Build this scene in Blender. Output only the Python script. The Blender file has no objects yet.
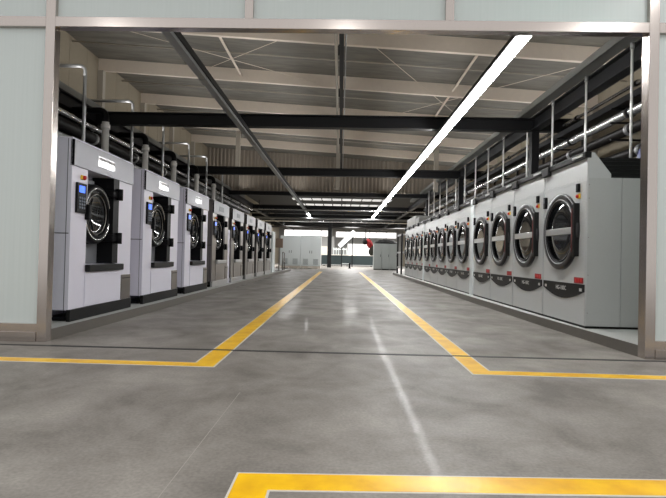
import bpy, bmesh, math, random
from mathutils import Vector, Matrix
random.seed(7)
S = bpy.context.scene
COL = S.collection
PI = math.pi

# ------------------------------------------------------------------ materials
def new_mat(name):
    m = bpy.data.materials.new(name); m.use_nodes = True
    nt = m.node_tree
    return m, nt, nt.nodes['Principled BSDF']

def srgb(r, g, b):
    f = lambda c: (c/255/12.92) if c/255 <= .04045 else ((c/255+.055)/1.055)**2.4
    return (f(r), f(g), f(b), 1)

def mat(name, col, rough=.5, metal=0., var=.06, scale=(6, 6, 6), bump=0., emit=None, estr=0., coat=0., spec=.5):
    m, nt, b = new_mat(name)
    b.inputs['Roughness'].default_value = rough
    b.inputs['Metallic'].default_value = metal
    b.inputs['Specular IOR Level'].default_value = spec
    if coat: b.inputs['Coat Weight'].default_value = coat
    tc = nt.nodes.new('ShaderNodeTexCoord')
    mp = nt.nodes.new('ShaderNodeMapping'); mp.inputs['Scale'].default_value = scale
    nz = nt.nodes.new('ShaderNodeTexNoise'); nz.inputs['Detail'].default_value = 4
    nt.links.new(tc.outputs['Object'], mp.inputs['Vector'])
    nt.links.new(mp.outputs['Vector'], nz.inputs['Vector'])
    mx = nt.nodes.new('ShaderNodeMix'); mx.data_type = 'RGBA'
    mx.inputs['A'].default_value = tuple(c*(1-var) for c in col[:3])+(1,)
    mx.inputs['B'].default_value = tuple(min(1, c*(1+var)) for c in col[:3])+(1,)
    nt.links.new(nz.outputs['Fac'], mx.inputs['Factor'])
    nt.links.new(mx.outputs['Result'], b.inputs['Base Color'])
    if bump:
        bp = nt.nodes.new('ShaderNodeBump'); bp.inputs['Strength'].default_value = bump
        bp.inputs['Distance'].default_value = .01
        nt.links.new(nz.outputs['Fac'], bp.inputs['Height'])
        nt.links.new(bp.outputs['Normal'], b.inputs['Normal'])
    if emit:
        b.inputs['Emission Color'].default_value = emit
        b.inputs['Emission Strength'].default_value = estr
    return m

M = {}
M['white_paint'] = mat('white enamel', srgb(224, 222, 234), .38, 0, .02)
M['grey_panel'] = mat('grey header enamel', srgb(150, 150, 156), .35, .2, .03)
M['light_header'] = mat('pale header enamel', srgb(140, 142, 146), .35, .2, .03)
M['steel'] = mat('brushed stainless', (.27, .25, .235, 1), .32, 1, .10, (2, 2, 60))
M['frame_steel'] = mat('frame stainless', (.54, .49, .455, 1), .22, 1, .08, (60, 2, 2))
M['chrome'] = mat('polished pipe', (.80, .80, .80, 1), .25, .8, .05)
M['dull_steel'] = mat('galvanised steel', (.50, .50, .50, 1), .42, .8, .12)
M['black'] = mat('black plastic', (.006, .006, .007, 1), .42, 0, .1, spec=.12)
M['black_rubber'] = mat('black rubber', (.006, .006, .007, 1), .4, 0, .1, spec=.18)
M['charcoal'] = mat('charcoal enamel', (.011, .011, .011, 1), .45, 0, .1, spec=.16)
M['dark_steel'] = mat('black painted steel', (.009, .009, .010, 1), .5, 0, .15, spec=.25)
M['brown_pipe'] = mat('dark lagged pipe', (.014, .012, .011, 1), .4, 0, .2, (3, 3, 3), spec=.4)
M['dryer'] = mat('dryer grey enamel', srgb(191, 193, 192), .32, .12, .03)
M['dryer_side'] = mat('dryer side sheet', srgb(182, 184, 182), .42, .05, .03)
M['dark_glass'] = mat('dark door glass', (.01, .011, .012, 1), .06, 0, .1, coat=.6)
M['drum'] = mat('drum steel', (.35, .33, .30, 1), .3, 1, .2, (30, 30, 30))
M['ring_dark'] = mat('door ring', (.010, .009, .010, 1), .32, 0, .1)
M['silver_bar'] = mat('silver bar', (.62, .63, .63, 1), .3, .8, .04)
M['red'] = mat('red plastic', srgb(190, 30, 28), .4)
M['label_red'] = mat('red label', srgb(150, 28, 34), .5)
M['white_pipe'] = mat('light galvanised pipe', srgb(222, 220, 216), .3, .1, .06)
M['blue'] = mat('blue motor enamel', srgb(34, 48, 96), .4)
M['yellow'] = mat('yellow plate', srgb(225, 185, 40), .5)
M['maroon'] = mat('maroon strip', srgb(88, 30, 26), .45)
M['lettering'] = mat('pale lettering', srgb(190, 190, 185), .5)
M['dark_letter'] = mat('grey lettering', srgb(60, 56, 52), .5)
M['plate'] = mat('polished nameplate', (.92, .92, .93, 1), .2, .6, .02)
M['plate_dark'] = mat('dark nameplate', srgb(80, 86, 92), .35)
M['screen'] = mat('blue screen', srgb(40, 80, 200), .2, emit=srgb(60, 110, 255), estr=1.3)
M['button'] = mat('grey button', srgb(120, 128, 140), .4)
M['rafter'] = mat('rafter paint', srgb(224, 211, 196), .6, 0, .06, (2, 2, 2))
M['white_column'] = mat('column paint', srgb(170, 162, 150), .6, 0, .05)
M['tray'] = mat('cable tray', srgb(120, 120, 116), .5, .4, .1)
M['teal'] = mat('teal machine enamel', srgb(34, 48, 50), .5, 0, .08)
M['cabinet'] = mat('cabinet enamel', srgb(224, 230, 230), .45, 0, .02)
M['grey_cabinet'] = mat('grey cabinet enamel', srgb(178, 184, 182), .45, 0, .02)
M['grille'] = mat('grille', srgb(150, 158, 160), .5, 0, .05)
M['pallet'] = mat('pale pallet', srgb(222, 212, 200), .6, 0, .1)
M['dark_cloth'] = mat('black cloth', (.02, .02, .02, 1), .8, 0, .2, (8, 8, 8), .4)
M['olive_cloth'] = mat('olive cloth', srgb(52, 50, 42), .85, 0, .2, (8, 8, 8), .4)
M['red_cloth'] = mat('red cloth', srgb(160, 30, 36), .8, 0, .15, (8, 8, 8), .4)
M['tan'] = mat('tan board', srgb(150, 128, 112), .6, 0, .08)
M['line_white'] = mat('white edge paint', srgb(205, 200, 190), .5, 0, .1, (9, 9, 9))
M['joint'] = mat('joint filler', (.02, .02, .02, 1), .6)
M['saw_cut'] = mat('saw cut', srgb(158, 152, 146), .6)
M['plinth_top'] = mat('pale screed', srgb(176, 178, 174), .6, 0, .08, (3, 3, 3))
M['plinth_face'] = mat('plinth steel edge', (.20, .185, .165, 1), .42, .6, .12, (2, 2, 30))
M['wall'] = mat('beige wall sheet', srgb(150, 140, 122), .75, 0, .06, (1.5, 1.5, 1.5))
M['far_wall'] = mat('far wall', srgb(150, 150, 148), .7, 0, .05)
M['lamp'] = mat('lamp diffuser', (.9, .9, .9, 1), .4, emit=(1, 1, 1, 1), estr=52)
def rivets():
    m, nt, b = new_mat('rivet row')
    tc = nt.nodes.new('ShaderNodeTexCoord'); wv = nt.nodes.new('ShaderNodeTexWave'); wv.bands_direction = 'Y'; wv.inputs['Scale'].default_value = 7
    nt.links.new(tc.outputs['Object'], wv.inputs['Vector'])
    r = nt.nodes.new('ShaderNodeValToRGB'); r.color_ramp.interpolation = 'CONSTANT'
    r.color_ramp.elements[0].color = srgb(150, 152, 150); r.color_ramp.elements[1].position = .6; r.color_ramp.elements[1].color = srgb(240, 240, 240)
    nt.links.new(wv.outputs['Fac'], r.inputs['Fac']); nt.links.new(r.outputs['Color'], b.inputs['Base Color']); b.inputs['Roughness'].default_value = .3
    return m
M['rivets'] = rivets()
M['lamp_off'] = mat('unlit diffuser', srgb(150, 152, 150), .35, .2, .05)
M['daylight'] = mat('daylit window', (.9, .9, .9, 1), .4, emit=(1, .97, .95, 1), estr=1.6)
M['skylight'] = mat('skylight sheet', (.8, .8, .8, 1), .4, emit=(1, .99, .96, 1), estr=.5)

# yellow floor paint: worn, glossy
def yellow_paint():
    m, nt, b = new_mat('yellow floor paint')
    tc = nt.nodes.new('ShaderNodeTexCoord')
    nz = nt.nodes.new('ShaderNodeTexNoise'); nz.inputs['Scale'].default_value = 5; nz.inputs['Detail'].default_value = 6
    nt.links.new(tc.outputs['Object'], nz.inputs['Vector'])
    r = nt.nodes.new('ShaderNodeValToRGB')
    r.color_ramp.elements[0].position = .3; r.color_ramp.elements[0].color = srgb(226, 166, 16)
    r.color_ramp.elements[1].position = .6; r.color_ramp.elements[1].color = srgb(250, 198, 6)
    nt.links.new(nz.outputs['Fac'], r.inputs['Fac'])
    nt.links.new(r.outputs['Color'], b.inputs['Base Color'])
    b.inputs['Roughness'].default_value = .33
    return m
M['floor_yellow'] = yellow_paint()

def concrete():
    m, nt, b = new_mat('polished concrete')
    N = nt.nodes.new; L = nt.links.new
    tc = N('ShaderNodeTexCoord')
    mp = N('ShaderNodeMapping'); mp.inputs['Scale'].default_value = (1.0, .85, 1)
    mp.inputs['Rotation'].default_value = (0, 0, .5)
    L(tc.outputs['Object'], mp.inputs['Vector'])
    n1 = N('ShaderNodeTexNoise'); n1.inputs['Scale'].default_value = 1.5; n1.inputs['Detail'].default_value = 7
    n1.inputs['Roughness'].default_value = .62; n1.inputs['Distortion'].default_value = .3
    L(mp.outputs['Vector'], n1.inputs['Vector'])
    n2 = N('ShaderNodeTexNoise'); n2.inputs['Scale'].default_value = 55; n2.inputs['Detail'].default_value = 5
    L(tc.outputs['Object'], n2.inputs['Vector'])
    r = N('ShaderNodeValToRGB')
    r.color_ramp.elements[0].position = .33; r.color_ramp.elements[0].color = srgb(110, 105, 99)
    r.color_ramp.elements[1].position = .66; r.color_ramp.elements[1].color = srgb(150, 145, 138)
    L(n1.outputs['Fac'], r.inputs['Fac'])
    r2 = N('ShaderNodeValToRGB')
    r2.color_ramp.elements[0].position = .3; r2.color_ramp.elements[0].color = (.82, .82, .82, 1)
    r2.color_ramp.elements[1].position = .7; r2.color_ramp.elements[1].color = (1.1, 1.1, 1.1, 1)
    L(n2.outputs['Fac'], r2.inputs['Fac'])
    mx = N('ShaderNodeMix'); mx.data_type = 'RGBA'; mx.blend_type = 'MULTIPLY'; mx.inputs['Factor'].default_value = 1
    L(r.outputs['Color'], mx.inputs['A']); L(r2.outputs['Color'], mx.inputs['B'])
    L(mx.outputs['Result'], b.inputs['Base Color'])
    mr = N('ShaderNodeMapRange'); mr.inputs['To Min'].default_value = .56; mr.inputs['To Max'].default_value = .48; b.inputs['Coat Weight'].default_value = .05; b.inputs['Coat Roughness'].default_value = .085
    mr.inputs['From Min'].default_value = .35; mr.inputs['From Max'].default_value = .65
    L(n1.outputs['Fac'], mr.inputs['Value']); L(mr.outputs['Result'], b.inputs['Roughness'])
    n3 = N('ShaderNodeTexNoise'); n3.inputs['Scale'].default_value = 26; n3.inputs['Detail'].default_value = 3
    L(tc.outputs['Object'], n3.inputs['Vector'])
    bp = N('ShaderNodeBump'); bp.inputs['Strength'].default_value = .08; bp.inputs['Distance'].default_value = .008; b.inputs['Specular IOR Level'].default_value = .28
    cw = N('ShaderNodeMapRange'); cw.inputs['From Min'].default_value = .4; cw.inputs['From Max'].default_value = .68; cw.inputs['To Min'].default_value = .008; cw.inputs['To Max'].default_value = .075
    n4 = N('ShaderNodeTexNoise'); n4.inputs['Scale'].default_value = 7; n4.inputs['Detail'].default_value = 6; n4.inputs['Roughness'].default_value = .7
    L(tc.outputs['Object'], n4.inputs['Vector']); L(n4.outputs['Fac'], cw.inputs['Value']); L(cw.outputs['Result'], b.inputs['Coat Weight'])
    L(n3.outputs['Fac'], bp.inputs['Height']); L(bp.outputs['Normal'], b.inputs['Normal'])
    return m
M['floor'] = concrete()

def frosted():
    m, nt, b = new_mat('frosted glass')
    N = nt.nodes.new; L = nt.links.new
    out = nt.nodes['Material Output']
    b.inputs['Roughness'].default_value = .34
    b.inputs['Specular IOR Level'].default_value = .5
    tc = N('ShaderNodeTexCoord'); mp = N('ShaderNodeMapping'); mp.inputs['Scale'].default_value = (40, 40, .6)
    nz = N('ShaderNodeTexNoise'); nz.inputs['Scale'].default_value = 1
    L(tc.outputs['Object'], mp.inputs['Vector']); L(mp.outputs['Vector'], nz.inputs['Vector'])
    r = N('ShaderNodeValToRGB')
    r.color_ramp.elements[0].color = srgb(214, 222, 219); r.color_ramp.elements[1].color = srgb(226, 232, 230)
    L(nz.outputs['Fac'], r.inputs['Fac']); L(r.outputs['Color'], b.inputs['Base Color'])
    t = N('ShaderNodeBsdfTranslucent'); t.inputs['Color'].default_value = srgb(190, 210, 206)
    mx = N('ShaderNodeMixShader'); mx.inputs['Fac'].default_value = .25
    L(b.outputs['BSDF'], mx.inputs[1]); L(t.outputs['BSDF'], mx.inputs[2]); L(mx.outputs['Shader'], out.inputs['Surface'])
    return m
M['frosted'] = frosted()

def roofing():
    m, nt, b = new_mat('insulated roof lining')
    N = nt.nodes.new; L = nt.links.new
    tc = N('ShaderNodeTexCoord'); mp = N('ShaderNodeMapping'); mp.inputs['Scale'].default_value = (.6, 3, 1)
    nz = N('ShaderNodeTexNoise'); nz.inputs['Scale'].default_value = 1.5; nz.inputs['Detail'].default_value = 6
    nz.inputs['Distortion'].default_value = 1.
    L(tc.outputs['Object'], mp.inputs['Vector']); L(mp.outputs['Vector'], nz.inputs['Vector'])
    r = N('ShaderNodeValToRGB')
    r.color_ramp.elements[0].position = .3; r.color_ramp.elements[0].color = srgb(98, 95, 88)
    r.color_ramp.elements[1].position = .7; r.color_ramp.elements[1].color = srgb(122, 118, 109)
    L(nz.outputs['Fac'], r.inputs['Fac']); L(r.outputs['Color'], b.inputs['Base Color'])
    b.inputs['Roughness'].default_value = .7
    bp = N('ShaderNodeBump'); bp.inputs['Strength'].default_value = .5; bp.inputs['Distance'].default_value = .05
    L(nz.outputs['Fac'], bp.inputs['Height']); L(bp.outputs['Normal'], b.inputs['Normal'])
    return m
M['roof'] = roofing()
M['deck'] = mat('dark roof deck', srgb(36, 35, 34), .7, 0, .1)

# ------------------------------------------------------------------ mesh helpers
class MB:
    def __init__(s): s.bm = bmesh.new()
    def box(s, x0, x1, y0, y1, z0, z1, bev=0.):
        t = bmesh.new()
        vs = [t.verts.new((x, y, z)) for x in (x0, x1) for y in (y0, y1) for z in (z0, z1)]
        for f in ((0, 1, 3, 2), (4, 6, 7, 5), (0, 4, 5, 1), (2, 3, 7, 6), (0, 2, 6, 4), (1, 5, 7, 3)):
            t.faces.new([vs[i] for i in f])
        bmesh.ops.recalc_face_normals(t, faces=t.faces)
        if bev: bmesh.ops.bevel(t, geom=list(t.edges), offset=bev, segments=2, affect='EDGES', profile=.5)
        s._merge(t); return s
    def _merge(s, t, mtx=None):
        me = bpy.data.meshes.new('tmp'); t.to_mesh(me); t.free()
        if mtx: me.transform(mtx)
        s.bm.from_mesh(me); bpy.data.meshes.remove(me)
    def prism(s, pts, axis, a, b, bev=0.):
        """polygon in the plane across `axis`, extruded from a to b"""
        t = bmesh.new()
        def P(p, h):
            return {'x': (h, p[0], p[1]), 'y': (p[0], h, p[1]), 'z': (p[0], p[1], h)}[axis]
        A = [t.verts.new(P(p, a)) for p in pts]; B = [t.verts.new(P(p, b)) for p in pts]
        t.faces.new(A); t.faces.new(B[::-1]); n = len(pts)
        for i in range(n): t.faces.new((A[i], B[i], B[(i+1) % n], A[(i+1) % n]))
        bmesh.ops.recalc_face_normals(t, faces=t.faces)
        if bev: bmesh.ops.bevel(t, geom=list(t.edges), offset=bev, segments=2, affect='EDGES', profile=.5)
        s._merge(t); return s
    def tube(s, pts, r, seg=10, cap=True):
        pts = [Vector(p) for p in pts]; t = bmesh.new(); rings = []
        n = len(pts)
        d0 = (pts[1]-pts[0]).normalized()
        up = Vector((0, 0, 1)) if abs(d0.z) < .9 else Vector((1, 0, 0))
        u = d0.cross(up).normalized()
        for i, p in enumerate(pts):
            if i == 0: d = pts[1]-pts[0]
            elif i == n-1: d = pts[-1]-pts[-2]
            else: d = (pts[i+1]-p).normalized()+(p-pts[i-1]).normalized()
            d.normalize(); u = (u-d*u.dot(d)).normalized(); v = d.cross(u)
            rings.append([t.verts.new(p+(u*math.cos(2*PI*k/seg)+v*math.sin(2*PI*k/seg))*r) for k in range(seg)])
        for a, b in zip(rings, rings[1:]):
            for k in range(seg):
                f = t.faces.new((a[k], a[(k+1) % seg], b[(k+1) % seg], b[k])); f.smooth = True
        if cap: t.faces.new(rings[0][::-1]); t.faces.new(rings[-1])
        bmesh.ops.recalc_face_normals(t, faces=t.faces)
        s._merge(t); return s
    def lathe(s, c, prof, seg=40, sx=1, closed=True):
        """revolve (radius, x-offset) about an x axis through c"""
        t = bmesh.new(); rings = []
        for r, h in prof:
            if r < 1e-5: rings.append([t.verts.new((c[0]+sx*h, c[1], c[2]))])
            else: rings.append([t.verts.new((c[0]+sx*h, c[1]+r*math.cos(2*PI*k/seg), c[2]+r*math.sin(2*PI*k/seg))) for k in range(seg)])
        if closed: rings.append(rings[0])
        for a, b in zip(rings, rings[1:]):
            for k in range(seg):
                q = [a[k % len(a)], a[(k+1) % len(a)], b[(k+1) % len(b)], b[k % len(b)]]
                q = list(dict.fromkeys(q))
                if len(q) > 2:
                    try: f = t.faces.new(q); f.smooth = True
                    except ValueError: pass
        bmesh.ops.recalc_face_normals(t, faces=t.faces)
        s._merge(t); return s
    def build(s, name, m, parent=None, loc=None):
        me = bpy.data.meshes.new(name); s.bm.to_mesh(me); s.bm.free()
        me.materials.append(m)
        o = bpy.data.objects.new(name, me); COL.objects.link(o)
        if parent: o.parent = parent
        if loc: o.location = loc
        return o

def box(*a, **k): return MB().box(*a, **k)
def bend(p0, corner, p1, r, n=5):
    p0, c, p1 = Vector(p0), Vector(corner), Vector(p1)
    a = c+(p0-c).normalized()*r; b = c+(p1-c).normalized()*r
    out = [p0]
    for i in range(n+1):
        t = i/n; out.append(a*(1-t)**2+c*2*t*(1-t)+b*t*t)
    out.append(p1); return out

def empty(name, loc, rz=0):
    o = bpy.data.objects.new(name, None); COL.objects.link(o); o.location = loc; o.rotation_euler.z = rz
    o.empty_display_size = .2
    return o
def tag(o, label, cat, group=None):
    o['label'] = label; o['category'] = cat
    if group: o['group'] = group
    return o
def struct(o): o['kind'] = 'structure'; return o
def copy_tree(o, parent=None):
    c = o.copy(); COL.objects.link(c)
    if parent: c.parent = parent
    for ch in list(o.children): copy_tree(ch, c)
    return c
ORD = ['first', 'second', 'third', 'fourth', 'fifth', 'sixth', 'seventh', 'eighth', 'ninth', 'tenth', 'eleventh',
       'twelfth', 'thirteenth', 'fourteenth', 'fifteenth']

# ------------------------------------------------------------------ room shell
XL, XR = -7.2, 7.2
YF, YB, YE = 5.31, 26.3, 58.0
PL = .12                      # plinth height
def zroof(x): return 6.18-.06*x

struct(box(-9, 9, -6, YE+.2, -.2, 0).build('floor', M['floor']))
fl = bpy.data.objects['floor']
# thin pale saw cut in the slab
m = MB(); m.prism([(-.722, 1.8), (-.718, 1.8), (-.7, 3.6), (-.703, 3.6)], 'z', 0, .0012); m.build('saw_cut', M['saw_cut'], fl)
j = MB(); j.prism([(-9, 4.98), (-9, 5.035), (9, 5.345), (9, 5.29)], 'z', 0, .0035); j.build('expansion_joint', M['joint'], fl)

rf = MB(); rf.prism([(XL-.2, zroof(XL-.2)), (XR+.2, zroof(XR+.2)), (XR+.2, zroof(XR+.2)+.2), (XL-.2, zroof(XL-.2)+.2)], 'y', 4.6, YB+.2)
struct(rf.build('ceiling', M['roof']))
struct(box(XL-.2, XR+.2, YB+.2, YE+.2, 5.4, 5.6).build('ceiling_far', M['deck']))
def ribbed_wall(x, out):     # vertical ribs along y
    m = MB()
    m.box(min(x, x+out*.2), max(x, x+out*.2), 4.6, YE+.2, 0, 7.0)
    y = 5.6
    while y < YB:
        a, b = sorted((x, x-out*.006)); m.box(a, b, y, y+.03, 0, zroof(x)); y += .9
    return m
struct(ribbed_wall(XL, -1).build('wall_left', M['wall']))
struct(ribbed_wall(XR, 1).build('wall_right', M['wall']))

# corrugated gable wall hanging above the far bay
m = MB(); pts = []; x = XL
n = 0
while x < XR:
    pts += [(x, 0), (x+.07, 0), (x+.10, -.045), (x+.17, -.045)]; x += .2
front = [(a, YB+b) for a, b in pts]
m.prism(front+[(XR, YB+.1), (XL, YB+.1)], 'z', 4.35, 6.75)
M['corr'] = mat('corrugated cladding', srgb(150, 140, 128), .65, .1, .06)
struct(m.build('wall_back', M['corr']))

fw = MB(); fw.box(XL-.2, XR+.2, YE, YE+.2, 0, 5.6)
struct(fw.build('wall_far', M['far_wall']))

# plinths under both machine rows
pl = MB().prism([(XL, YF+.05), (-3.17, YF+.05), (-3.1, 9), (-3.1, 31), (XL, 31)], 'z', 0, PL).build('trim_1', M['plinth_top']); struct(pl)
MB().prism([(-3.17, YF+.05), (-3.157, YF+.05), (-3.085, 9), (-3.085, 31), (-3.1, 31), (-3.1, 9)], 'z', 0, PL+.004).build('trim_edge', M['plinth_face'], pl)
pr = MB().prism([(XR, YF+.05), (3.21, YF+.05), (3.12, 8), (3.06, 12), (3.06, 29), (XR, 29)], 'z', 0, PL).build('trim_2', M['plinth_top']); struct(pr)
MB().prism([(3.21, YF+.05), (3.195, YF+.05), (3.105, 8), (3.045, 12), (3.045, 29), (3.06, 29), (3.06, 12), (3.12, 8)], 'z', 0, PL+.004).build('trim_edge', M['plinth_face'], pr)

# ------------------------------------------------------------------ glazed stainless partition
wf = empty('wall_front', (0, YF, 0)); struct(wf)
def part(m, name, mt): return m.build(name, mt, wf)
TOP = 5.2
part(box(-3.26, -3.155, 0, .11, 0, TOP, bev=.004), 'post', M['frame_steel'])
part(box(3.19, 3.295, 0, .13, 0, TOP, bev=.004), 'post', M['frame_steel'])
part(box(-7, -3.26, 0, .11, 3.42, 3.53, bev=.004), 'header', M['frame_steel'])
part(box(-3.155, 3.19, 0, .11, 3.42, 3.53, bev=.004), 'header', M['frame_steel'])
part(box(3.295, 7, 0, .11, 3.42, 3.53, bev=.004), 'header', M['frame_steel'])
part(box(-7, 7, 0, .11, TOP, TOP+.11), 'header', M['frame_steel'])
for x in (-1.045, 1.105): part(box(x-.045, x+.045, 0.005, .105, 3.53, TOP, bev=.003), 'mullion', M['frame_steel'])
for x in (-5.5, 5.5): part(box(x-.05, x+.05, 0, .11, .105, TOP, bev=.003), 'mullion', M['frame_steel'])
for a, b in ((-7, -3.26), (3.295, 7)):
    part(box(a, b, .01, .1, .105, .19, bev=.003), 'sill', M['frame_steel'])
    part(box(a, b, -.012, .11, 0, .105, bev=.003), 'sill', M['frame_steel'])
for a, b in ((-7, -5.55), (-5.45, -3.26), (3.295, 5.45), (5.55, 7)):
    part(box(a, b, .05, .062, .19, 3.42), 'glass_pane', M['frosted'])
for a, b in ((-7, -5.55), (-5.45, -3.26), (-3.155, -1.09), (-1.0, 1.06), (1.15, 3.19), (3.295, 5.45), (5.55, 7)):
    part(box(a, b, .05, .062, 3.53, TOP), 'glass_pane', M['frosted'])

# ------------------------------------------------------------------ roof steel
for i, y in enumerate((8.4, 11.4, 14.4, 17.5, 20.5, 23.5)):
    m = MB(); L, R_ = XL, XR
    def sl(a, b, y0, y1):
        m.prism([(L, zroof(L)-a), (R_, zroof(R_)-a), (R_, zroof(R_)-b), (L, zroof(L)-b)], 'y', y0, y1)
    sl(0, .35, y-.05, y+.05)
    for x in [XL+1.1*k for k in range(1, 13)]:
        m.box(x-.006, x+.006, y-.056, y+.056, zroof(x)-.32, zroof(x)-.03)
    struct(m.build('rafter', M['rafter']))
    struct(box(XL+.001, XL+.16, y-.08, y+.08, PL, zroof(XL)-.36).build('wall_column', M['white_column']))
    struct(box(XR-.16, XR-.001, y-.08, y+.08, PL, zroof(XR)-.36).build('wall_column', M['white_column']))
for y in (9.9, 12.9, 15.9, 19., 22.):
    m = MB(); m.tube([(XL, y, zroof(XL)-.12), (XR, y, zroof(XR)-.12)], .02, 8)
    struct(m.build('purlin_rod', M['white_column']))
# tie struts along the roof and bracing wires
for x, y0, y1 in ((-3.0, 8.4, 14.4), (3.1, 11.4, 17.5)):
    m = MB(); m.tube([(x, y0, zroof(x)-.2), (x, y1, zroof(x)-.2)], .032, 10); struct(m.build('roof_strut', M['rafter']))
for a, b in (((-5.5, 11.4), (-.6, 14.4)), ((-1.4, 11.4), (-4.5, 14.4)), ((.6, 11.4), (4.4, 17.5)), ((1.2, 17.5), (5.8, 11.4))):
    m = MB(); m.tube([(a[0], a[1], zroof(a[0])-.28), (b[0], b[1], zroof(b[0])-.28)], .008, 6); struct(m.build('bracing_wire', M['rafter']))

def ibeam_x(x0, x1, y, z0, z1, w=.2):
    m = MB(); m.box(x0, x1, y-w/2, y+w/2, z0, z0+.025); m.box(x0, x1, y-w/2, y+w/2, z1-.025, z1); m.box(x0, x1, y-.02, y+.02, z0+.025, z1-.025)
    return m
def ibeam_y(x, y0, y1, z0, z1, w=.2):
    m = MB(); m.box(x-w/2, x+w/2, y0, y1, z0, z0+.025); m.box(x-w/2, x+w/2, y0, y1, z1-.025, z1); m.box(x-.02, x+.02, y0, y1, z0+.025, z1-.025)
    return m
BEAM_Y = (11.7, 18.8, 25.9, 33.0, 40.1, 47.2, 53.5)
for y in BEAM_Y:
    if y < 27: struct(ibeam_x(-6.4, 5.6, y, 3.99 if y < 20 else 4.07, 4.28).build('beam', M['dark_steel']))
    else: struct(ibeam_x(XL, XR, y, 3.95, 4.28).build('beam', M['dark_steel']))
for y in (35.2, 36.6, 43.8, 48.5, 51.):
    struct(box(XL, XR, y-.06, y+.06, 4.05, 4.42).build('beam', M['dark_steel']))
struct(ibeam_y(4.43, 5.9, YE, 4.0, 4.3).build('beam', M['dark_steel']))
struct(ibeam_y(-5.9, 5.9, YE, 4.0, 4.3).build('beam', M['dark_steel']))
for y in BEAM_Y[:3]:
    for x in (4.43, -5.9):
        struct(box(x-.085, x+.085, y-.085, y+.085, PL, 3.98).build('column', M['dark_steel']))
struct(box(-1.12, -.78, 42.35, 42.65, 0, 3.98).build('column', M['dark_steel']))
for x in (-4.65, -.2, 4.1):
    struct(box(x-.09, x+.09, 21.9, 22.1, 4.28 if abs(x) > 1 else 4.28, zroof(x)-.02).build('column', M['white_column']))
    struct(box(x-.09, x+.09, 21.9, 22.1, 3.9, 4.28).build('column', M['white_column']))
# ------------------------------------------------------------------ far bay windows and skylights
def windows(n, x0, x1, z0, z1, nb, y=YE-.05):
    w = empty('window_%d' % n, ((x0+x1)/2, y, z0)); struct(w); cx = (x0+x1)/2; hw = (x1-x0)/2; h = z1-z0
    box(-hw, hw, .01, .03, 0, h).build('pane', M['daylight'], w)
    f = MB(); f.box(-hw-.06, hw+.06, -.03, .05, -.08, 0); f.box(-hw-.06, hw+.06, -.03, .05, h, h+.08)
    for k in range(nb+1):
        x = -hw+2*hw*k/nb; f.box(x-.04, x+.04, -.02, .05, 0, h)
    f.build('window_frame', M['dull_steel'], w)
windows(1, .8, 3.6, 1.1, 2.4, 3)
windows(2, -6.6, -1.2, 3.2, 3.9, 5)
windows(3, -.6, 6.4, 3.2, 3.8, 6)
k = 4
for y, segs in ((39.0, 10), (43.1, 10)):
    w = empty('window_%d' % k, (0, y, 5.4)); struct(w); k += 1
    for q in range(segs):
        x = (q-segs/2)*.78
        box(x+.05, x+.74, -.6, .6, -.03, 0).build('pane', M['skylight'], w)

# ------------------------------------------------------------------ floor markings
def marking(outer, inner, label):
    o = MB(); o.prism(outer, 'z', 0, .0018); r = o.build('floor_line', M['line_white'])
    i = MB(); i.prism(inner, 'z', .0018, .003); i.build('yellow_paint', M['floor_yellow'], r)
    return tag(r, label, 'floor line')
e = .016
marking([(-1.30, 31), (-1.30, 4.53), (-6.8, 4.50), (-6.8, 4.33), (-1.08, 4.36), (-1.08, 31)],
        [(-1.30+e, 31), (-1.30+e, 4.53-e), (-6.8, 4.50-e), (-6.8, 4.33+e), (-1.08-e, 4.36+e), (-1.08-e, 31)],
        'long yellow floor line turning left in front of the white washers')
marking([(1.165, 31), (1.165, 4.38), (6.8, 4.40), (6.8, 4.57), (1.365, 4.55), (1.365, 31)],
        [(1.165+e, 31), (1.165+e, 4.38+e), (6.8, 4.40+e), (6.8, 4.57-e), (1.365-e, 4.55-e), (1.365-e, 31)],
        'long yellow floor line turning right in front of the dryers')
marking([(-.45, 1.2), (-.45, 2.285), (3.2, 2.445), (3.2, 2.28), (-.275, 2.115), (-.275, 1.2)],
        [(-.45+e*.7, 1.2), (-.45+e*.7, 2.285-e*.7), (3.2, 2.445-e*.7), (3.2, 2.28+e*.7), (-.275-e*.7, 2.115+e*.7), (-.275-e*.7, 1.2)],
        'bright yellow corner marking nearest the camera on the concrete floor')

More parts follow.
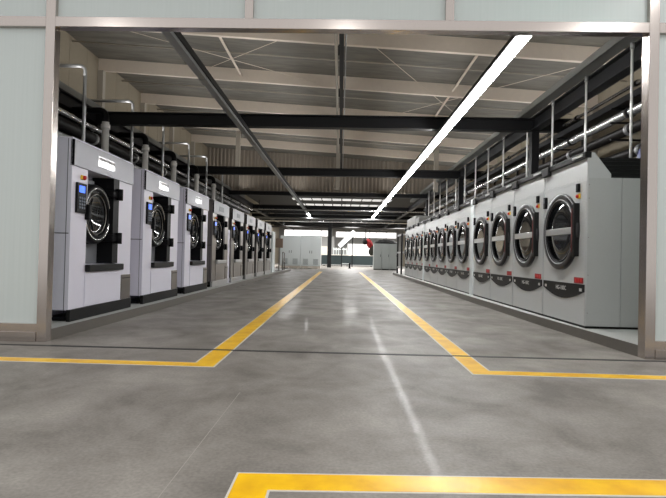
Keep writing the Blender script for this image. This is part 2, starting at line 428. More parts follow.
# ------------------------------------------------------------------ washers
def make_washer(white=True):
    paint = M['white_paint'] if white else M['steel']
    r = empty('industrial_washer', (0, 0, 0))
    D = -1.7; W = 1.76; H = 2.26
    b = MB()
    b.box(D, -.30, 0, W, .05, H-.004)
    b.box(-.30, 0, 0, .385, .14, 1.92); b.box(-.30, 0, 1.245, W, .14, 1.92)
    b.box(-.30, 0, .385, 1.245, .14, .69); b.box(-.30, -.0, 0, W, 1.92, H-.004)
    b.box(D, 0, -.004, W+.004, H-.014, H)
    b.build('body', paint, r)
    # side panel joints
    s = MB(); s.box(-1.2, -.02, -.004, 0, 1.075, 1.085); s.box(-.055, -.05, -.004, 0, .06, H-.02); s.build('panel_seam', M['charcoal'], r)
    st = box(-.42, -.25, -.005, 0, 1.0, 1.04).build('red_sticker', M['label_red'], r)
    # header
    hp = box(0, .022, .012, W-.004, 1.915, 2.235, bev=.005).build('header_panel', M['grey_panel'] if white else M['light_header'], r)
    box(-.02, .0225, 0, .012, 1.915, 2.235).build('edge_strip', M['black'], hp)
    y0, y1 = (.60, 1.08)
    np_ = box(.022, .028, y0, y1, 2.01, 2.15 if white else 2.14, bev=.002).build('nameplate', M['plate'] if white else M['plate_dark'], hp)
    if white:
        t = MB(); x = y0+.03
        random.seed(3)
        while x < y1-.04:
            w = random.uniform(.018, .04); t.box(.028, .0295, x, x+w, 2.095, 2.135); x += w+.014
        t.build('nameplate_print', M['dark_letter'], r)
    # controls
    cp = box(0, .03, .09, .32, 1.345, 1.72, bev=.006).build('control_panel', M['black'], r)
    box(.03, .034, .13, .265, 1.60, 1.685).build('screen', M['screen'], cp)
    for z in (1.53, 1.49, 1.45, 1.41):
        for y in (.145, .20, .255):
            c = MB(); c.lathe((.03, y, z), [(.016, 0), (.016, .008), (0, .009)], 10, closed=False); c.build('button', M['button'], cp)
    es = box(0, .02, .20, .29, 1.77, 1.825, bev=.004).build('emergency_stop', M['yellow'], r)
    c = MB(); c.lathe((.02, .255, 1.797), [(.026, 0), (.026, .02), (.018, .028), (0, .028)], 16, closed=False); c.build('stop_button', M['red'], es)
    # recess
    box(-.20, -.19, .39, 1.24, .695, 1.72).build('recess_plate', M['light_header'] if white else M['steel'], r)
    box(-.19, -.175, .42, .90, 1.735, 1.845).build('label_panel', M['light_header'], r)
    box(-.28, .035, 1.06, 1.235, .70, 1.915).build('hinge_post', M['black'], r)
    # door
    cy, cz = .735, 1.37
    d = MB(); d.lathe((-.13, cy, cz), [(.405, 0), (.405, .07), (.39, .10), (.335, .108), (.305, .08), (.305, 0)], 48); d = d.build('door', M['black_rubber'], r)
    g = MB(); g.lathe((-.13, cy, cz), [(.352, .10), (.357, .112), (.347, .116), (.340, .104)], 48); g.build('chrome_ring', M['chrome'], d)
    g = MB(); g.lathe((-.13, cy, cz), [(.306, .06), (.306, .10), (.22, .06), (.12, .03), (0, .02), (0, .0), (.2, .02)], 48, closed=False); g.build('door_glass', M['dark_glass'], d)
    g = MB(); g.lathe((-.19, cy, cz), [(.41, .0), (.41, .065), (.34, .065), (.34, .0)], 48); g.build('gasket', M['black'], r)
    g = MB(); g.lathe((-.13, cy, cz), [(.27, .085), (.275, .09), (.27, .096), (.262, .09)], 40); g.build('glass_rim', M['drum'], d)
    for z in (1.69, 1.06):
        g = MB(); g.box(-.1, .065, 1.0, 1.24, z-.05, z+.05, bev=.012); g.tube([(.075, 1.17, z-.08), (.075, 1.17, z+.08)], .045, 14); g.build('hinge', M['black'], r)
    h = MB(); h.box(-.02, .06, cy-.40, cy-.34, cz-.1, cz+.1, bev=.01); h.build('door_handle', M['black'], d)
    # sill, lower panels
    box(0, .065, .37, 1.40, .60, .69, bev=.012).build('sill_bar', M['charcoal'] if white else M['dull_steel'], r)
    box(0, .012, .37, 1.42, .15, .595, bev=.003).build('lower_panel', paint, r)
    sv = box(0, .018, 1.44, W-.01, .15, .52, bev=.004).build('service_panel', M['steel'], r)
    box(.018, .024, 1.46, W-.03, .465, .475).build('vent_slot', M['charcoal'], sv)
    box(-.02, .028, -.005, W+.01, .0, .145, bev=.004).build('kick_plate', M['charcoal'] if white else M['dull_steel'], r)
    for x in (-1.55, -.15):
        for y in (.06, W-.20):
            box(x-.08, x+.08, y, y+.14, 0, .05, bev=.006).build('foot', M['black_rubber'], r)
    box(-1.6, -.1, -.01, .0, .03, .055).build('base_rail', M['black'], r)
    return r

WY = [6.0+2.25*k for k in range(9)]
protos = {}
for k, y in enumerate(WY[:8]):
    wh = k < 3
    if wh not in protos: o = protos[wh] = make_washer(wh)
    else: o = copy_tree(protos[wh])
    o.location = (-3.3, y, PL)
    where = ['nearest the glass partition', 'second from the glass partition', 'third from the glass partition',
             'first stainless one beyond the three white washers', 'second stainless one beyond the white washers',
             'third stainless one beyond the white washers', 'fourth stainless one beyond the white washers',
             'last one, farthest down the row'][k]
    tag(o, ('white' if wh else 'brushed stainless')+' industrial washer in left row, '+where, 'washing machine', 'industrial washers in the left row')

# ------------------------------------------------------------------ dryers
def make_dryer():
    r = empty('tumble_dryer', (0, 0, 0)); W = 1.376
    b = MB()
    b.prism([(0, .03), (0, 2.30), (.06, 2.335), (.09, 2.335), (.31, 2.05), (.31, 2.0), (.45, 2.0), (.45, .03)], 'y', .004, W)
    b.build('body', M['dryer'], r)
    sp = box(.012, .448, -.002, .004, .04, 1.995).build('side_panel', M['dryer_side'], r)
    for z in (.2, .7, 1.2, 1.72, 1.9): box(.02, .028, -.004, -.002, z, z+.008).build('screw', M['maroon'], sp)
    box(.456, 1.35, .0, W, .03, 2.0, bev=.004).build('rear_housing', M['dryer_side'], r)
    tb = MB(); tb.box(.16, 1.35, .02, W-.02, 2.0, 2.27)
    for q in range(5): tb.box(.16, 1.35, .012, .02, 2.02+.05*q, 2.045+.05*q)
    tb.build('lint_box', M['charcoal'], r)
    box(.0, .45, 0, W, 0, .03).build('base_rail', M['charcoal'], r)
    box(.456, 1.33, .02, W-.02, 0, .03).build('base_rail', M['charcoal'], r)
    tr = box(-.035, .05, .0, W, 2.262, 2.345, bev=.006).build('top_rail', M['charcoal'], r)
    box(-.045, -.035, .06, .36, 2.29, 2.32).build('rail_plate', M['dull_steel'], tr)
    box(-.06, 0, 1.13, W, 2.20, 2.34, bev=.012).build('latch_box', M['charcoal'], tr)
    box(-.003, 0, .1, 1.3, 1.994, 2.008).build('rivet_strip', M['rivets'], r)
    g = MB(); g.box(-.003, 0, .02, W-.02, 1.955, 1.96); g.box(-.003, 0, .02, .024, .05, 1.955); g.build('panel_seam', M['dull_steel'], r)
    # door
    cy, cz, R_ = .745, 1.31, .555
    d = MB(); d.lathe((0, cy, cz), [(R_, 0), (R_, .04), (R_-.012, .052), (R_-.085, .05), (R_-.115, .015), (R_-.115, 0)], 56, sx=-1)
    d = d.build('door', M['ring_dark'], r)
    g = MB(); g.lathe((0, cy, cz), [(R_-.078, .05), (R_-.083, .056), (R_-.089, .052), (R_-.083, .045)], 56, sx=-1); g.build('ring_trim', M['dull_steel'], d)
    g = MB(); g.lathe((0, cy, cz), [(R_-.114, .012), (R_-.114, .03), (.25, .026), (0, .025)], 56, sx=-1, closed=False); g.build('door_glass', M['dark_glass'], d)
    g = MB(); g.lathe((0, cy, cz), [(R_-.112, .03), (R_-.115, .042), (R_-.135, .04), (R_-.135, .03)], 56, sx=-1); g.build('inner_ring', M['black'], d)
    box(-.048, -.03, cy-R_+.10, cy+R_-.10, cz-.045, cz+.05, bev=.004).build('crossbar', M['silver_bar'], d)
    hb = box(-.075, 0, .20, .262, cz-.36, cz+.37, bev=.008).build('hinge_bar', M['charcoal'], r)
    box(-.078, -.01, .262, .285, cz-.30, cz+.30).build('warning_strip', M['maroon'], hb)
    # switches
    sw = box(-.04, 0, 1.27, 1.345, 1.70, 1.88, bev=.006).build('control_box', M['black'], r)
    box(-.043, -.04, 1.285, 1.33, 1.79, 1.86).build('display', M['plate_dark'], sw)
    box(-.04, 0, .19, .25, 1.83, 1.945, bev=.006).build('key_switch', M['black'], r)
    es = box(-.012, 0, .185, .255, 1.745, 1.81).build('emergency_stop', M['yellow'], r)
    c = MB(); c.lathe((-.012, .235, 1.775), [(.024, 0), (.024, .02), (.015, .03), (0, .03)], 16, sx=-1, closed=False); c.build('stop_button', M['red'], es)
    # warning label and curved lower panel
    rl = box(-.004, 0, .07, .33, .585, .665).build('warning_label', M['label_red'], r)
    g = MB()
    for q in range(3): g.box(-.006, -.004, .10+.075*q, .15+.075*q, .60, .65)
    g.build('label_print', M['red'], rl)
    pts = [(.03, .575), (.03, .475)]
    for q in range(1, 16):
        t = q/16; pts.append((.03+t*(W-.055), .475-.125*math.sin(PI*t)))
    pts += [(W-.025, .475), (W-.025, .575)]
    cp = MB(); cp.prism(pts, 'x', -.012, 0); cp = cp.build('curved_panel', M['charcoal'], r)
    for y in (.12, W-.12): box(-.014, -.012, y-.035, y+.035, .48, .52).build('badge', M['lettering'], cp)
    td = bpy.data.curves.new('lettering', 'FONT'); td.body = 'HG-100C'; td.size = .085; td.align_x = 'CENTER'; td.extrude = .001
    td.materials.append(M['lettering'])
    tmp = bpy.data.objects.new('tmp', td); COL.objects.link(tmp)
    me = bpy.data.meshes.new_from_object(tmp.evaluated_get(bpy.context.evaluated_depsgraph_get()))
    bpy.data.objects.remove(tmp)
    to = bpy.data.objects.new('lettering', me); COL.objects.link(to); to.parent = cp
    to.location = (-.0135, W/2+.03, .47)
    to.rotation_euler = (PI/2, 0, -PI/2)
    return r

DY = [6.71+1.40*k for k in range(4)]+[12.61+1.38*k for k in range(5)]+[19.75+1.39*k for k in range(4)]
proto = None
for k, y in enumerate(DY):
    if proto is None: o = proto = make_dryer()
    else: o = copy_tree(proto)
    o.location = (3.25, y, PL)
    grp = 'near block of four' if k < 4 else 'middle block of five' if k < 9 else 'far block of four'
    i = k if k < 4 else k-4 if k < 9 else k-9
    tag(o, 'grey round-door tumble dryer, '+ORD[i]+' from the near end of the '+grp, 'tumble dryer', 'tumble dryers in the right row')
for y0, y1, lab in ((12.32, 12.60, 'between the near and middle dryer blocks'), (19.53, 19.74, 'between the middle and far dryer blocks')):
    r = empty('filler_panel', (3.25, y0, PL))
    box(-.02, .4, 0, y1-y0, .0, 2.36, bev=.004).build('panel', M['cabinet'], r)
    tag(r, 'narrow white filler panel standing '+lab, 'panel')

# ------------------------------------------------------------------ strip lights
def strip(x, y0, y1, lit0, label):
    r = empty('strip_light', (x, y0, 3.86))
    L = y1-y0
    c = MB(); c.box(-.085, .085, 0, L, .03, .12); c.box(-.10, -.085, 0, L, .03, .05)
    c.build('housing', M['charcoal'], r)
    n = max(1, round((L)/2.4)); 
    seg = L/n
    for k in range(n):
        lit = y0+seg*k >= lit0-.1
        box(-.058, .058, seg*k+.012, seg*(k+1)-.012, -.028, .03).build('diffuser', M['lamp'] if lit else M['lamp_off'], r)
    return tag(r, label, 'strip light')
strip(2.29, 5.7, 36.7, 0, 'long lit white strip light hanging above the right of the aisle')
strip(-2.32, 5.7, 36.7, 34.2, 'long unlit strip light above left of aisle, only its far end lit')

# ------------------------------------------------------------------ services above the washers (left)
for k in range(5):
    y = (10.55, 12.75, 14.95, 17.35, 19.7)[k]
    r = empty('riser_pipe', (-5.1, y, PL))
    z = 4.0-PL
    m = MB(); m.tube([(0, 0, 0), (0, 0, z-.25)], .075, 14); m.tube([(0, 0, 2.9), (0, 0, 2.98)], .10, 14); m.tube([(0, 0, z-.40), (0, 0, z-.30)], .095, 14); m.build('pipe', M['white_pipe'], r)
    m = MB(); m.tube(bend((0, 0, z-.25), (0, 0, z), (-.78, 0, z), .16), .07, 12); m.build('elbow', M['black'], r)
    tag(r, 'thick silver riser pipe with black elbow behind the washers, '+ORD[k]+' from the partition', 'pipe', 'thick riser pipes behind the washers')
for k in range(6):
    y = (9.65, 11.9, 14.0, 16.4, 18.6, 21.1)[k]
    r = empty('conduit', (-5.1, y, PL)); z = 4.62-PL
    m = MB(); m.tube(bend((0, 0, 0), (0, 0, z), (-1.70, 0, z), .12), .034, 10); m.build('pipe', M['dull_steel'], r)
    tag(r, 'thin silver conduit bent towards the left wall, '+ORD[k]+' from the partition', 'pipe', 'thin bent conduits behind the washers')
def pipe_run(x, z, rr, mt, label, y0=5.6, y1=30., clamps=True):
    r = empty('pipe_run', (x, y0, z))
    m = MB(); m.tube([(0, 0, 0), (0, y1-y0, 0)], rr, 14); m.build('pipe', mt, r)
    if clamps:
        y = 1.0
        while y < y1-y0:
            c = MB(); c.tube([(0, y, 0), (0, y+.08, 0)], rr+.018, 14); y += 2.2
            c.build('clamp', M['dull_steel'] if mt is not M['chrome'] else M['dark_steel'], r)
    return tag(r, label, 'pipe')
hts = [(2.64, .035, 'dull_steel', 'thin grey pipe right above the lowest dark pipe'), (2.90, .03, 'chrome', 'slim bright pipe under the second fat dark pipe'), (3.17, .03, 'dull_steel', 'slim grey pipe over the second fat dark pipe'), (3.64, .03, 'chrome', 'slim bright pipe over the third fat dark pipe'), (2.50, .11, 'brown_pipe', 'lowest dark pipe'), (2.78, .06, 'chrome', 'thin silver pipe just above the lowest dark pipe'),
       (3.02, .13, 'brown_pipe', 'fat dark pipe second from the bottom'), (3.28, .05, 'dull_steel', 'thin grey pipe in the middle'),
       (3.50, .12, 'brown_pipe', 'fat dark pipe third from the bottom'), (3.74, .05, 'dull_steel', 'uppermost thin grey pipe')]
for z, rr, mt, lab in hts:
    pipe_run(-5.62 if rr != .03 and rr != .035 else -5.40, z, rr, M[mt], lab+' of the rack running behind the washers')
# dark supports carrying them, and the duct behind
for k, y in enumerate((7.2, 9.2, 13.8, 16.2, 21.2, 23.6, 28.2)):
    r = empty('pipe_support', (-5.9, y, PL))
    box(-.03, .03, -.03, .03, 0, 4.0-PL).build('post', M['dark_steel'], r)
    for z in (2.36, 2.70, 2.86, 3.20, 3.35, 3.66): box(.03, .34, -.02, .02, z-PL, z+.02-PL).build('arm', M['dark_steel'], r)
    tag(r, 'black steel post with arms carrying the left pipes, '+ORD[k]+' from the partition', 'pipe support', 'supports of the left pipes')
r = box(-6.35, -6.03, 5.6, 30, 2.2, 3.95).build('duct', M['dark_steel']); tag(r, 'long black square duct behind the pipes along the left wall', 'duct')
def tray(name, x, y0, y1, z, w, h, label, mt):
    r = empty(name, (x, y0, z)); L = y1-y0
    m = MB(); m.box(-w/2, w/2, 0, L, 0, .01); m.box(-w/2, -w/2+.01, 0, L, 0, h); m.box(w/2-.01, w/2, 0, L, 0, h)
    m.build('tray', mt, r)
    c = MB()
    for q in range(4):
        xx = -w/2+.04+(w-.08)*q/3; c.tube([(xx, 0, .03), (xx, L, .03)], .02, 8)
    c.build('cables', M['black_rubber'], r)
    return tag(r, label, 'cable tray')
tray('cable_tray', -6.0, 5.6, 30, 4.31, .3, .16, 'grey cable tray on top of the left pipe rack', M['tray'])

# ------------------------------------------------------------------ services above the dryers (right)
CY = [y+.87 for y in DY]
for k, y in enumerate(CY):
    r = empty('drop_conduit', (4.3, y, PL+2.27))
    z = 4.30-PL-2.27
    m = MB(); m.tube([(0, 0, 0), (0, 0, z)], .02, 10); m.build('pipe', M['white_pipe'], r)
    for a, b in ((0, .09), (z-.1, z)): m = MB(); m.tube([(0, 0, a), (0, 0, b)], .03, 10); m.build('coupling', M['dull_steel'], r)
    tag(r, 'straight steel conduit dropping from the beam to a dryer, '+ORD[k]+' from the partition', 'conduit', 'drop conduits over the dryers')
tray('cable_tray', 4.2, 5.6, 30, 4.305, .22, .14, 'grey cable tray along the dark beam above the dryers', M['tray'])
tray('cable_tray', 5.05, 5.6, 30, 3.80, .3, .12, 'black cable tray over the fat silver pipe on the right', M['dark_steel'])
pipe_run(5.0, 3.63, .08, M['chrome'], 'fat polished silver pipe running above the dryers')
pipe_run(5.1, 4.14, .035, M['chrome'], 'thin polished pipe highest above the dryers')
pipe_run(5.0, 3.33, .09, M['brown_pipe'], 'dark lagged pipe just below the fat silver pipe')
pipe_run(5.2, 2.98, .09, M['brown_pipe'], 'dark lagged pipe lowest behind the dryers')
pipe_run(5.75, 2.75, .15, M['brown_pipe'], 'thick dark pipe lowest near the right wall')
r = empty('pump_motor', (4.2, 7.15, PL+2.27))
m = MB(); m.lathe((0, 0, .13), [(0, 0), (.10, 0), (.11, .03), (.11, .30), (0, .30)], 24, closed=False); m.build('motor_body', M['blue'], r)
m = MB(); m.lathe((.30, 0, .13), [(0, 0), (.115, 0), (.115, .07), (.09, .10), (0, .10)], 24, closed=False); m.build('fan_cover', M['black'], r)
box(.03, .33, -.09, .09, 0, .025).build('foot', M['black'], r)
box(.1, .2, -.06, .06, .235, .28).build('terminal_box', M['blue'], r)
tag(r, 'small blue electric motor on top of the nearest dryer', 'motor')
for k, y in enumerate((7.0, 9.2, 11.5, 13.7, 15.7, 18.0, 20.6, 23.)):
    r = empty('pipe_support', (5.45, y, PL))
    box(-.025, .025, -.025, .025, 0, 3.86).build('post', M['dark_steel'], r)
    for a, b, z in ((-.6, -.03, 3.77), (-.6, -.03, 3.52), (-.6, -.03, 3.21), (.03, .5, 2.56)): box(a, b, -.02, .02, z-PL, z+.03-PL).build('arm', M['dark_steel'], r)
    tag(r, 'black steel post with arms carrying the right pipes, '+ORD[k]+' from the partition', 'pipe support', 'supports of the right pipes')
# steam pipe bracket, boxes against right wall
for y, lab in ((8.9, 'nearest the partition'), (11.2, 'second from the partition'), (13.6, 'third from the partition')):
    r = empty('wall_bracket', (XR-.01, y, 4.9))
    m = MB(); m.tube(bend((0, 0, 0), (-.6, 0, 0), (-.6, 0, -.5), .1), .03, 8); m.build('pipe', M['black'], r)
    tag(r, 'short black bent vent pipe on the right wall, '+lab, 'pipe')
# ceiling service run at the centre
r = empty('ceiling_conduit_run', (-.1, 5.6, 0))
m = MB(); m.box(-.03, .07, 0, 20.6, 5.52, 5.60); m.build('tray', M['dark_steel'], r)
m = MB(); m.tube([(-.10, 0, 5.55), (-.10, 20.6, 5.55)], .035, 10); m.build('pipe', M['white_column'], r)
m = MB(); m.tube([(.11, 0, 5.56), (.11, 20.6, 5.56)], .015, 8); m.build('cable', M['dull_steel'], r)
m = MB()
for y in (2.8, 5.8, 8.8, 11.9, 14.9, 17.9): m.box(-.06, .02, y-.02, y+.02, 5.60, zroof(0)-.34)
m.build('hanger', M['dark_steel'], r)
tag(r, 'dark cable tray and white pipe hung under the roof centre', 'cable tray')

# ------------------------------------------------------------------ far end
def cabinet(name, x, y, w, d, h, z0, mt, label, grille=True, group=None, legs=True):
    r = empty(name, (x, y, 0))
    box(0, w, 0, d, z0, h, bev=.008).build('body', mt, r)
    for q in range(2):
        a, b = w*q/2+.015, w*(q+1)/2-.015
        dr = box(a, b, -.02, 0, z0+.04, h-.04, bev=.006).build('door', mt, r)
        box((b-.08 if q == 0 else a+.05), (b-.05 if q == 0 else a+.08), -.045, -.02, 1.15, 1.35).build('handle', M['charcoal'], dr)
        if grille:
            g = MB()
            for s in range(9): g.box(a+.18, b-.18, -.028, -.02, z0+.12+.05*s, z0+.15+.05*s)
            g.build('grille', M['grille'], dr)
    if legs: box(.05, w-.05, .05, d-.05, 0, z0).build('plinth', M['pallet'] if grille else M['charcoal'], r)
    return tag(r, label, 'cabinet', group)
cabinet('switch_cabinet', -4.6, 38.0, 1.54, .9, 2.46, .17, M['cabinet'], 'left one of two large white double-door cabinets at hall end')
cabinet('switch_cabinet', -3.04, 38.0, 1.54, .9, 2.50, .17, M['cabinet'], 'right one of two large white double-door cabinets at hall end')
for x, lab in ((-4.3, 'leftmost'), (-3.2, 'middle'), (-2.1, 'rightmost')):
    p = empty('pallet', (x-.45, 36.8, 0))
    for q in range(5): box(.0, .9, .2*q, .2*q+.16, .10, .13).build('board', M['pallet'], p)
    for q in (0, .4, .8): box(q, q+.1, 0, .96, 0, .10).build('bearer', M['pallet'], p)
    tag(p, lab+' of the three low pale pallets before the white cabinets', 'pallet')
lab3 = ['left', 'middle', 'right']
for k in range(3):
    x = 2.56+.62*k
    r = empty('grey_cabinet', (x, 38.6, 0))
    box(0, .61, 0, .9, .08, 2.02, bev=.006).build('body', M['grey_cabinet'], r)
    dr = box(.015, .595, -.02, 0, .12, 1.98, bev=.005).build('door', M['grey_cabinet'], r)
    box(.5, .53, -.045, -.02, 1.0, 1.2).build('handle', M['charcoal'], dr)
    box(.03, .58, .04, .86, 0, .08).build('plinth', M['charcoal'], r)
    tag(r, lab3[k]+' one of three tall grey cabinets at the end of the dryers', 'cabinet', 'grey cabinets at the far right')
# black cover heaped on the grey cabinets
m = MB(); bm = m.bm
bmesh.ops.create_icosphere(bm, subdivisions=4, radius=1.)
random.seed(5)
for v in bm.verts:
    c = v.co; f = 1+.22*math.sin(7*c.x+2)*math.cos(9*c.y)+.1*math.sin(17*c.x+5*c.z)
    v.co = Vector((c.x*.92, c.y*.36, max(-.0, c.z*.32*f)))
for f in bm.faces: f.smooth = True
o = m.build('folded_cover', M['dark_cloth'], None, (3.49, 39.05, 2.02)); tag(o, 'rumpled black cover lying on top of the grey cabinets', 'cover')

# teal flatwork machine
r = empty('flatwork_machine', (-1.9, 49.5, 0))
box(0, 5.2, 0, 1.2, .06, 1.06, bev=.03).build('body', M['teal'], r)
box(.05, 5.15, -.02, 0, .08, .16).build('lower_trim', M['dull_steel'], r)
box(.1, 5.1, .1, 1.1, 1.06, 1.14, bev=.02).build('feed_table', M['pallet'], r)
for x in (.2, 2.5, 4.9): box(x, x+.15, .3, .9, 0, .06).build('foot', M['charcoal'], r)
tag(r, 'long low dark teal machine across the far end of the hall', 'machine')
# conveyor, diagonal
r = empty('inclined_conveyor', (0, 47, 0))
m = MB(); a, b_ = Vector((-.15, 0, 1.9)), Vector((1.28, 0, 3.3))
d = (b_-a).normalized(); nrm = Vector((-d.z, 0, d.x))
def quad(a, b, off0, off1): return [((a+nrm*off0).x, (a+nrm*off0).z), ((b+nrm*off0).x, (b+nrm*off0).z), ((b+nrm*off1).x, (b+nrm*off1).z), ((a+nrm*off1).x, (a+nrm*off1).z)]
m.prism(quad(a, b_, -.22, .22), 'y', -.35, .35); m.build('belt_housing', M['cabinet'], r)
m = MB(); m.prism(quad(a, b_, -.27, -.22), 'y', -.3, .3); m.build('underside', M['charcoal'], r)
for x, z in ((.1, 1.95), (1.1, 2.95)): box(x-.05, x+.05, .05, .15, 0, z).build('support', M['dark_steel'], r)
tag(r, 'white inclined conveyor rising diagonally at the far end', 'conveyor')
# white rail fence
r = empty('slatted_rack', (-.75, 51.5, 0))
m = MB()
for q in range(6): m.box(.26*q, .26*q+.07, 0, .05, 0, 1.85)
m.build('slat', M['cabinet'], r)
box(0, 1.37, -.02, 0, 1.65, 1.75).build('rail', M['cabinet'], r)
tag(r, 'white slatted rack standing behind the teal machine', 'rack')
# grey panel and pale cabinet left of the black column
o = box(-2.3, -1.3, 50.9, 51.2, 0, 1.95, bev=.01).build('pale_locker', M['pallet']); tag(o, 'pale narrow locker left of the black far column', 'locker')
o = box(-2.6, -.7, 54.0, 54.3, 0, 3.1, bev=.02).build('grey_hood', M['far_wall']); tag(o, 'tall grey board behind the black far column', 'board')
# barrier with short post
r = empty('floor_barrier', (.76, 40.8, 0))
box(-.07, .07, -.07, .07, 0, .42, bev=.01).build('post', M['black'], r)
box(-.62, 0, -.03, .03, .36, .42).build('arm', M['cabinet'], r)
box(-.14, .14, -.1, .1, 0, .03).build('base', M['black'], r)
tag(r, 'short black floor post with white arm in the aisle end', 'barrier')
# hanging laundry bag
def blob(cx, cz, rx, rz, ry, mt, name, parent, tilt=0, k=0.):
    m = MB(); bmesh.ops.create_icosphere(m.bm, subdivisions=3, radius=1.)
    for v in m.bm.verts:
        c = v.co; w = 1+.12*math.sin(5*c.x+3*c.z+k)
        x, z = c.x*rx*w*(1-.25*c.z), c.z*rz
        v.co = Vector((cx+x*math.cos(tilt)-z*math.sin(tilt), c.y*ry*w, cz+x*math.sin(tilt)+z*math.cos(tilt)))
    for f in m.bm.faces: f.smooth = True
    return m.build(name, mt, parent)
r = empty('hanging_laundry_bag', (2.25, 40.0, 0))
blob(-.33, 2.24, .2, .3, .25, M['dark_cloth'], 'black_pouch', r, .3)
blob(.05, 2.05, .24, .42, .28, M['red_cloth'], 'red_bag', r, .45, 1)
blob(.28, 1.55, .26, .48, .28, M['olive_cloth'], 'dark_bag', r, -.25, 2)
m = MB(); m.tube([(-.3, 0, 2.4), (-.3, 0, 3.9)], .02, 6); m.tube([(.02, 0, 2.3), (.02, 0, 3.9)], .02, 6); m.build('strap', M['black'], r)
tag(r, 'red and black bundle hanging on straps before the bright far window', 'laundry bag')
o = box(1.6, 2.7, 39.9, 40.2, 3.9, 3.98).build('monorail', M['dark_steel']); tag(o, 'short dark rail carrying the red hanging bundle', 'rail')

r = empty('filler_panel', (-3.34, 14.56, PL))
box(-.5, 0, 0, .40, 0, 1.58, bev=.006).build('panel', M['white_paint'], r)
tag(r, 'narrow white panel between the first and second stainless washers', 'panel')
# beyond the washers: white upright box, stand with tan board, handrail
r = empty('power_cabinet', (-3.75, 24.1, PL))
box(0, .45, 0, .9, 0, 2.0, bev=.01).build('body', M['cabinet'], r); box(.45, .465, .05, .85, .1, 1.9).build('door', M['cabinet'], r)
tag(r, 'slim white cabinet just beyond the last stainless washer', 'cabinet')
r = empty('notice_stand', (-3.25, 27.0, PL))
box(-.28, .12, -.03, .03, 1.25, 1.75, bev=.01).build('board', M['tan'], r)
box(-.1, -.04, .0, .05, 0, 1.3).build('post', M['steel'], r); box(-.25, .1, -.12, .15, 0, .03).build('base', M['steel'], r)
tag(r, 'tan board on a steel post beyond the washers', 'stand')
r = empty('handrail', (-3.2, 27.6, PL))
for y in (0, .9): m = MB(); m.tube([(0, y, 0), (0, y, 1.0)], .03, 10); m.build('post', M['steel'], r)
for z in (.5, 1.0): m = MB(); m.tube([(0, 0, z), (0, .9, z)], .03, 10); m.build('rail', M['steel'], r)
tag(r, 'short steel handrail at the end of the left plinth', 'handrail')
# right: dark rack and silver duct over the far dryers
r = empty('steel_frame_rack', (3.1, 25.8, PL))
for x in (0, .8):
    for y in (0, 1.8): box(x, x+.08, y, y+.08, 0, 2.1).build('post', M['dark_steel'], r)
for z in (.3, 1.1, 2.02):
    for x in (0, .8): box(x+.01, x+.07, .08, 1.8, z, z+.08).build('rail', M['dull_steel'], r)
for z in (.3, 1.1, 2.02): box(.08, .8, .01, .07, z, z+.08).build('rail', M['dull_steel'], r)
tag(r, 'open dark steel frame rack after the last dryer', 'rack')
r = empty('exhaust_duct', (3.32, 21.5, PL+2.35))
box(0, .9, 0, .9, 0, .28, bev=.01).build('duct_box', M['tray'], r); box(0, .9, .95, 3.8, 0, .42, bev=.01).build('duct_box', M['tray'], r)
tag(r, 'stepped silver exhaust duct on top of the far dryers', 'duct')

# far hanging pipes in the end bay
for y, z, rr, mt, lab in ((30.2, 3.75, .05, 'chrome', 'thin bright pipe crossing the far bay, nearest'), (34.6, 3.55, .07, 'dull_steel', 'grey pipe crossing the far bay, second'),
                          (38.2, 3.6, .06, 'chrome', 'bright pipe crossing the far bay above the cabinets'), (43.5, 3.45, .09, 'brown_pipe', 'dark pipe crossing the far bay before the window band')):
    r = empty('cross_pipe', (0, y, z)); m = MB(); m.tube([(-6.9, 0, 0), (7.1, 0, 0)], rr, 10); m.build('pipe', M[mt], r)
    m = MB()
    for x in (-5, -2.5, 0.2, 2.6, 5): m.box(x-.015, x+.015, -.015, .015, rr*.5, 4.3-z)
    m.build('hanger', M['dark_steel'], r)
    tag(r, lab, 'pipe')

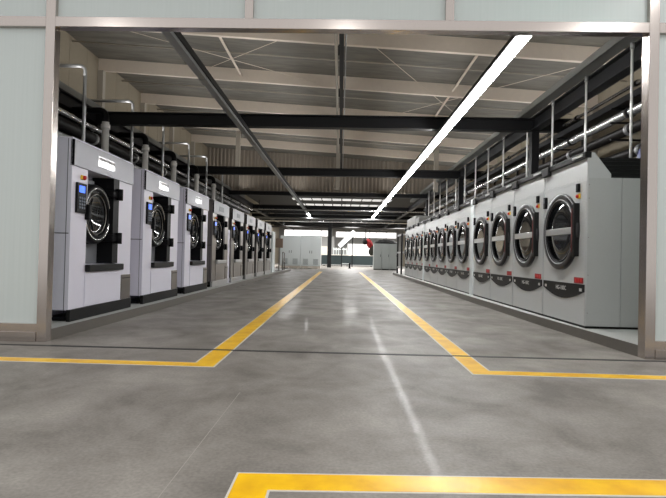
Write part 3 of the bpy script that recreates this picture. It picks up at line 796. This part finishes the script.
# ------------------------------------------------------------------ light
def area(name, loc, sx, sy, power, col=(1, .99, .975), rot=(0, 0, 0)):
    l = bpy.data.lights.new(name, 'AREA'); l.shape = 'RECTANGLE'; l.size = sx; l.size_y = sy; l.energy = power; l.color = col
    o = bpy.data.objects.new(name, l); COL.objects.link(o); o.location = loc; o.rotation_euler = rot
    return o
for x, y in ((-3.9, -2.), (.0, -2.), (3.95, 0.)): area('front_room_lamp', (x, y, 4.6), .16, 9., 95)
for x in (-5.2, -2.3, 2.4, 5.6): area('roof_fill_light', (x, 16.5, 4.42), .25, 19, 85, rot=(PI, 0, 0))  # added fill aimed upward to brighten roof and hall, no real fixtures
for x in (-4.5, 1, 5.5): area('far_bay_fill', (x, 46, 3.9), 1.2, 14, 900)  # invented fill lights that lift the brightness of the far bay

w = bpy.data.worlds.new('world'); S.world = w; w.use_nodes = True
bg = w.node_tree.nodes['Background']; bg.inputs['Color'].default_value = (1, .985, .98, 1); bg.inputs['Strength'].default_value = .75

# ------------------------------------------------------------------ camera
F, CX, CYp = 500., 326.5, 249.; VP = (340.5, 256.); ROLL = math.radians(1.33)
d = Vector(((VP[0]-CX)/F, (VP[1]-CYp)/F, 1)).normalized()
up = Vector((math.sin(ROLL), -math.cos(ROLL), 0)); up = (up-d*up.dot(d)).normalized()
xc = d.cross(up)
if xc.x < 0: xc = -xc
R_ = Matrix((xc, d, up))               # rows: world axes in camera coords (x right, y down, z forward)
cx = R_ @ Vector((1, 0, 0)); cy = R_ @ Vector((0, -1, 0)); cz = R_ @ Vector((0, 0, -1))
mw = Matrix(((cx.x, cy.x, cz.x, 0), (cx.y, cy.y, cz.y, 0), (cx.z, cy.z, cz.z, 1.0), (0, 0, 0, 1)))
cd = bpy.data.cameras.new('camera'); cam = bpy.data.objects.new('camera', cd); COL.objects.link(cam)
cam.matrix_world = mw
cd.sensor_fit = 'HORIZONTAL'; cd.sensor_width = 36; cd.lens = F/666*36; cd.shift_x = (333-CX)/666; cd.clip_end = 200; cd.clip_start = .05
S.camera = cam
S.view_settings.view_transform = 'Standard'; S.view_settings.look = 'None'; S.view_settings.gamma = 1; S.view_settings.use_curve_mapping = False
S.view_settings.exposure = .16
S.cycles.use_denoising = True
S.cycles.max_bounces = 8
